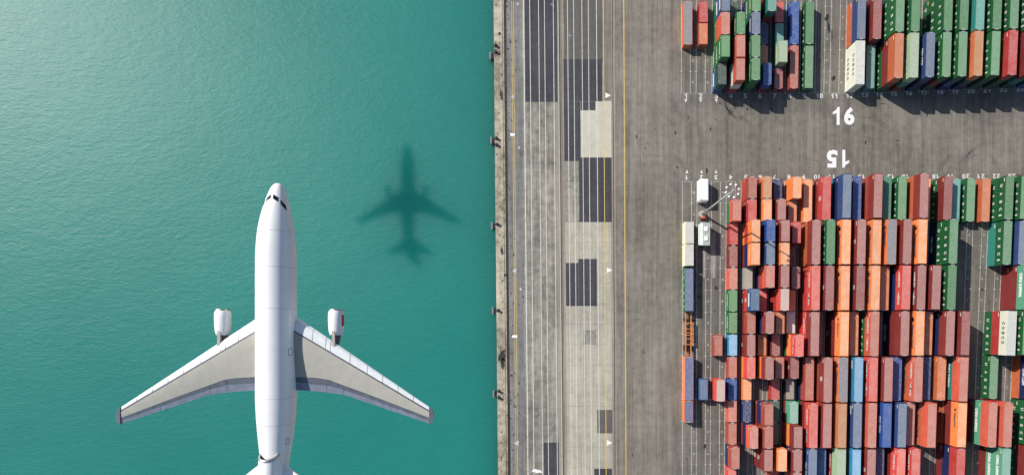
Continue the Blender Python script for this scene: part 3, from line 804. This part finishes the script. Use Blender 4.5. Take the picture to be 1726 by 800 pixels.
# a mooring-side row: fenders on the quay wall, bollards on the coping
fnames = ['uppermost', 'second from the top', 'third from the top', 'fourth from the top', 'lowest']
for i, fy in enumerate((93, 236, 380, 523, 664)):
    ex = ax(835.6, fy); p = G(ex, fy)
    fd = empty('fender', (p[0], p[1], 0), 0, label=f'grey-faced rubber quay fender, {fnames[i]} of five along the edge', category='fender', group='fenders along the quay wall')
    bm = bmesh.new(); box(bm, -.80, -.02, -.75, .75, -2.2, -.35); mesh_obj('rubber_block', from_bm('rubber_block', bm), M_rub, fd)
    bm = bmesh.new(); box(bm, -1.30, -.80, -1.05, 1.05, -2.5, -.15); bmesh.ops.bevel(bm, geom=bm.edges[:], offset=.08, segments=1, affect='EDGES'); mesh_obj('face_panel', from_bm('face_panel', bm), M_fgrey, fd)
def bollard(px, py, label):
    b = empty('bollard', G(px, py, .05), 0, label=label, category='bollard', group='bollards on the quay coping')
    bm = bmesh.new(); cyl(bm, (0, 0, 0), (0, 0, .08), .55, .5, 16); mesh_obj('base_plate', from_bm('base_plate', bm), M_iron, b)
    bm = bmesh.new(); cyl(bm, (0, 0, .08), (0, 0, .5), .26, .24, 14); mesh_obj('post', from_bm('post', bm, True), M_iron, b)
    bm = bmesh.new(); cyl(bm, (0, 0, .5), (0, 0, .68), .24, .44, 14); cyl(bm, (0, 0, .68), (0, 0, .78), .44, .3, 14); mesh_obj('cap', from_bm('cap', bm), M_iron, b)
for i, (fy, two) in enumerate(((83, True), (239, True), (378, False), (523, False), (664, True))):
    for k in range(2 if two else 1):
        yy = fy+(5.5 if k else (-5.5 if two else 0))
        side_ = '' if not two else (', lower of its pair' if k else ', upper of its pair')
        bollard(ax(838.6, yy), yy, f'iron mooring bollard beside the fender {fnames[i]}{side_}')

# ------------------------------------------------------------------ airliner
PX = 1/17.54          # metres of aircraft per picture pixel (50 m below the camera)
def airliner(loc, label):
    """nose at local +y; origin at the middle of the wing box"""
    Y0 = 600.0                                   # picture height of the origin
    root = empty('airliner', loc, 0, label=label, category='airplane', group='airliners over the harbour')
    def Yl(py): return (Y0-py)*PX
    prof = [(307, .0), (307.8, 4.4), (310, 8.0), (314, 11.0), (321, 14.2), (331, 17.6), (342, 20.9), (354, 24.2), (370, 28), (388, 31.4), (410, 33.7), (435, 34.8), (470, 35), (560, 35), (670, 35), (700, 33.6), (725, 31), (750, 27.8), (775, 24.2), (800, 20.5), (830, 15.8), (860, 10.6), (885, 6), (898, 3), (900, 0)]
    RK = .90*PX
    def rad(py):
        for (a, ra), (b, rb) in zip(prof, prof[1:]):
            if a <= py <= b:
                return (ra+(rb-ra)*(py-a)/(b-a))*RK
        return 0
    def drop(py):                                # nose droops, tail rises
        if py < 390: return -.35*((390-py)/83)**2
        if py > 690: return .75*((py-690)/210)**1.4
        return 0
    n = 48; bm = bmesh.new(); rings = []
    for py, r in prof:
        r *= RK; z = drop(py)
        if r == 0: rings.append([bm.verts.new((0, Yl(py), z))]); continue
        rings.append([bm.verts.new((r*math.sin(2*math.pi*i/n), Yl(py), z+r*math.cos(2*math.pi*i/n))) for i in range(n)])
    for A, B in zip(rings, rings[1:]):
        if len(A) == 1: [bm.faces.new((A[0], B[(i+1)%n], B[i])) for i in range(n)]
        elif len(B) == 1: [bm.faces.new((A[i], A[(i+1)%n], B[0])) for i in range(n)]
        else: [bm.faces.new((A[i], A[(i+1)%n], B[(i+1)%n], B[i])) for i in range(n)]
    fus = mesh_obj('fuselage', from_bm('fuselage', bm, True), M_plane, root)
    def surf(py, ang, lift=.012):
        r = rad(py)+lift; return (r*math.sin(ang), Yl(py), drop(py)+r*math.cos(ang))
    def skin_patch(name, f0, f1, a0, a1, mat, parent, nn=6, mm=4, lift=.012):
        bm = bmesh.new(); g = [[bm.verts.new(surf(f0(t/nn)+(f1(t/nn)-f0(t/nn))*q/mm, a0+(a1-a0)*t/nn, lift)) for q in range(mm+1)] for t in range(nn+1)]
        for i in range(nn):
            for j in range(mm): bm.faces.new((g[i][j], g[i+1][j], g[i+1][j+1], g[i][j+1]))
        mesh_obj(name, from_bm(name, bm, True), mat, parent)
    for sgn in (-1, 1):                          # four windscreen panes
        skin_patch('cockpit_window', lambda t: 330.5+t*5, lambda t: 338+t*5.5, sgn*R(6), sgn*R(33), M_glass, fus)
        skin_patch('cockpit_window', lambda t: 338.5+t*9, lambda t: 347+t*10, sgn*R(43), sgn*R(68), M_glass, fus)
        for y0, y1 in ((586, 598), (735, 746)):   # overwing and rear exits: thin frames
            for a, b, c, d in ((R(62), R(63.5), y0, y1), (R(76), R(77.5), y0, y1), (R(62), R(77.5), y0, y0+.8), (R(62), R(77.5), y1-.8, y1)):
                skin_patch('door_outline', lambda t, c=c: c, lambda t, d=d: d, sgn*a, sgn*b, M_spoil, fus, 2, 2, .008)
    M_seam = M_skin
    for y_s in (392, 452, 520, 668, 712):        # skin joints round the barrel
        skin_patch('skin_seam', lambda t, y_s=y_s: y_s, lambda t, y_s=y_s: y_s+.55, -R(100), R(100), M_seam, fus, 30, 1, .004)
    # wings
    def lerp(tab, s):
        for (a, va), (b, vb) in zip(tab, tab[1:]):
            if a <= s <= b: return va+(vb-va)*(s-a)/(b-a)
        return tab[-1][1] if s > tab[-1][0] else tab[0][1]
    LE = [(10, 518), (36, 536), (259, 685)]; SB = [(10, 545), (36, 561), (259, 692.5)]
    FB = [(10, 634), (36, 635), (83, 638), (110, 648), (158, 665), (259, 703)]; MB_ = [(10, 644), (36, 645), (83, 648), (110, 655), (158, 671), (259, 707.5)]
    TE = [(10, 657), (36, 658), (75, 660), (113, 665), (259, 713)]
    ZW_ = -.25
    def foil(s, py):
        le, te = lerp(LE, s), lerp(TE, s); c = (te-le)*PX; x = min(1, max(0, (py-le)/(te-le)))
        th = .13-.04*s/260
        yt = 5*th*c*(.2969*math.sqrt(x)-.126*x-.3516*x*x+.2843*x**3-.1036*x**4)
        zb = ZW_+(s-36)*PX*.035
        return zb+yt*1.15, zb-yt*.7
    def loft(name, sgn, s0, s1, fa, fb, mat, parent, ns=6, nc=5, gap=0.0, lift=0.0):
        bm = bmesh.new(); top, bot = [], []
        for i in range(ns+1):
            s = s0+(s1-s0)*i/ns; ya, yb = fa(s)+gap, fb(s)-gap; ta, ba = [], []
            for j in range(nc+1):
                py = ya+(yb-ya)*j/nc; zt, zb = foil(s, py); x = sgn*s*PX
                ta.append(bm.verts.new((x, Yl(py), zt+.004+lift))); ba.append(bm.verts.new((x, Yl(py), zb-.004)))
            top.append(ta); bot.append(ba)
        for i in range(ns):
            for j in range(nc):
                bm.faces.new((top[i][j], top[i+1][j], top[i+1][j+1], top[i][j+1])); bm.faces.new((bot[i][j], bot[i][j+1], bot[i+1][j+1], bot[i+1][j]))
            bm.faces.new((top[i][0], bot[i][0], bot[i+1][0], top[i+1][0])); bm.faces.new((top[i][nc], top[i+1][nc], bot[i+1][nc], bot[i][nc]))
        for i in (0, ns):
            for j in range(nc): bm.faces.new((top[i][j], top[i][j+1], bot[i][j+1], bot[i][j]))
        return mesh_obj(name, from_bm(name, bm), mat, parent)
    for sgn in (-1, 1):
        wing = loft('wing', sgn, 10, 258.5, lambda s: lerp(SB, s), lambda s: lerp(FB, s), M_wing, root, 16, 8, .4)
        loft('slat_gap', sgn, 30, 258, lambda s: lerp(SB, s)-2.2, lambda s: lerp(SB, s), M_spoil, wing, 12, 2, .2, -.012)
        cuts = [28, 62, 84, 92, 125, 154, 180, 206, 232, 258.5]
        for a, b in zip(cuts, cuts[1:]):
            loft('slat', sgn, a+.5, b-.5, lambda s: lerp(LE, s), lambda s: lerp(SB, s)-2.3, M_slat, wing, 3, 5, 0)
        for a, b in ((30, 84), (84, 112), (112, 160), (160, 205), (205, 258)):
            loft('spoiler', sgn, a+.3, b-.3, lambda s: lerp(FB, s), lambda s: lerp(MB_, s), M_spoil, wing, 3, 3, .3)
        for a, b in ((30, 84), (84, 113), (113, 194), (194, 258)):
            loft('flap', sgn, a+.3, b-.3, lambda s: lerp(MB_, s), lambda s: lerp(TE, s), M_flap, wing, 3, 4, .3)
        # rounded tip
        bm = bmesh.new(); zt, zb = foil(258.5, 697); pts = [(259, 685), (263, 688), (266.5, 696), (266.5, 703), (263.5, 711), (259, 713.5)]
        prism(bm, [(sgn*s*PX, Yl(py)) for s, py in pts], zb-.02, zt+.06)
        mesh_obj('wing_tip', from_bm('wing_tip', bm), M_spoil, wing)
        # flap track fairings
        for s in (60, 130, 190):
            bm = bmesh.new(); yy = lerp(TE, s); cyl(bm, (sgn*s*PX, Yl(yy-26), ZW_-.2), (sgn*s*PX, Yl(yy+1.5), ZW_-.12), .16, .05, 8)
            mesh_obj('flap_fairing', from_bm('flap_fairing', bm, True), M_wing, wing)
        # engine
        ex = sgn*96.5*PX; zc = -.55
        def tube(name, ys, mat, parent, n=28, cap0=False, cap1=False, zc=zc, ex=ex):
            bm = bmesh.new(); rg = [[bm.verts.new((ex+r*PX*math.sin(2*math.pi*i/n), Yl(py), zc+r*PX*math.cos(2*math.pi*i/n))) for i in range(n)] for py, r in ys]
            for A, B in zip(rg, rg[1:]): [bm.faces.new((A[i], A[(i+1)%n], B[(i+1)%n], B[i])) for i in range(n)]
            if cap0: bm.faces.new(rg[0][::-1])
            if cap1: bm.faces.new(rg[-1])
            return mesh_obj(name, from_bm(name, bm, True), mat, parent)
        eng = tube('engine', [(522.5, 11.0), (526, 12.4), (534, 12.9), (548, 12.6), (558, 11.6), (564.5, 10.2), (564.5, 8.5), (560, 8.4)], M_plane, root)
        tube('intake_lip', [(523.2, 9.6), (521.2, 9.9), (519.8, 10.4), (520.6, 11.0), (522.6, 11.3)], M_lip, eng)
        tube('intake_duct', [(523.0, 9.7), (528, 9.2), (529, 9.0), (529.2, .4)], M_dark, eng)
        tube('exhaust_nozzle', [(556, 8.3), (566, 8.0), (576, 6.2), (580, 5.0), (584, 2.0), (586, .4)], M_exh, eng)
        if sgn > 0:
            bm = bmesh.new(); g = []
            for t in range(5):
                a = R(66+t*8); g.append([bm.verts.new((ex+12.95*PX*math.sin(a), Yl(py), zc+12.95*PX*math.cos(a))) for py in (530, 549)])
            for q0, q1 in zip(g, g[1:]): bm.faces.new((q0[0], q1[0], q1[1], q0[1]))
            mesh_obj('red_panel', from_bm('red_panel', bm), M_redm, eng)
        bm = bmesh.new(); prism(bm, [(ex-2.2*PX, Yl(545)), (ex+2.2*PX, Yl(545)), (ex+2.4*PX, Yl(596)), (ex-2.4*PX, Yl(596))], zc+.35, zc+.66)
        mesh_obj('pylon', from_bm('pylon', bm), M_wing, eng)
        # tailplane
        bm = bmesh.new(); pts = [(8, 768), (108, 846), (114, 856), (112, 870), (60, 856), (8, 848)]
        A = [(sgn*s*PX, Yl(py)) for s, py in pts]; prism(bm, A, .62, .82)
        bmesh.ops.bevel(bm, geom=[e_ for e_ in bm.edges], offset=.03, segments=2, affect='EDGES')
        mesh_obj('tailplane', from_bm('tailplane', bm), M_plane, root)
    # third engine in the tail, carried on top of the fuselage
    def tube3(name, ys, mat, parent, n=32):
        bm = bmesh.new(); rg = [[bm.verts.new((r*PX*math.sin(2*math.pi*i/n), Yl(py), zz+r*PX*.9*math.cos(2*math.pi*i/n))) for i in range(n)] for py, r, zz in ys]
        for (py, r, zz), ring in zip(ys, rg):
            if py < 772:
                for i, v_ in enumerate(ring): v_.co.y -= 7.5*PX*(math.cos(2*math.pi*i/n)+.6)*(1 if py < 765 else .5)
        for A, B in zip(rg, rg[1:]): [bm.faces.new((A[i], A[(i+1)%n], B[(i+1)%n], B[i])) for i in range(n)]
        return mesh_obj(name, from_bm(name, bm, True), mat, parent)
    zt = 1.28
    te = tube3('tail_engine', [(757, 15.9, zt), (762, 16.2, zt), (775, 16.4, zt), (820, 16, zt+.05), (860, 13, zt+.1), (885, 10, zt+.12), (886, 8.5, zt+.12)], M_plane, root)
    tube3('intake_lip', [(757, 13.0, zt), (754, 13.6, zt), (753, 14.8, zt), (754.5, 16.0, zt), (758, 16.5, zt)], M_lip, te)
    tube3('intake_duct', [(756, 13.2, zt), (764, 12.8, zt), (771.9, 12.2, zt), (774.5, .4, zt)], M_dark, te)
    tube3('exhaust_nozzle', [(880, 8.4, zt+.12), (894, 6.5, zt+.12), (900, 2, zt+.12), (901, .3, zt+.12)], M_exh, te)
    bm = bmesh.new(); A = [(Yl(796), 1.9), (Yl(870), 6.0), (Yl(900), 6.0), (Yl(886), 1.8)]
    L_, R_ = [bm.verts.new((-.11, a, b)) for a, b in A], [bm.verts.new((.11, a, b)) for a, b in A]
    bm.faces.new(L_); bm.faces.new(R_[::-1])
    for i in range(4): bm.faces.new((L_[i], R_[i], R_[(i+1)%4], L_[(i+1)%4]))
    bmesh.ops.bevel(bm, geom=[e_ for e_ in bm.edges], offset=.05, segments=2, affect='EDGES')
    mesh_obj('tail_fin', from_bm('tail_fin', bm), M_plane, root)
    return root
ALT = 100.0
pl = G(466.0, 600, ALT)
air = airliner((pl[0], pl[1], ALT), 'white airliner with grey swept wings flying over the green water')
# unseen copy added up-sun, out of frame, to throw the plane shadow on water
def copy_tree(o, parent=None):
    c = o.copy(); COL.objects.link(c); c.parent = parent
    for ch in list(o.children): copy_tree(ch, c)
    return c
bpy.context.view_layer.update()
sh = G(687.5, 340.5, ZW)
k = (ALT-ZW)
shadow_caster = copy_tree(air); shadow_caster.scale = (1, 1, .5)      # copy squashed in height so its cast shadow stays near symmetrical
shadow_caster.location = (sh[0]-SUN.x*k, sh[1]-SUN.y*k, ALT)
shadow_caster['label'] = 'unseen airliner copy added beyond the upper left to throw the water shadow'
print('containers', NC)
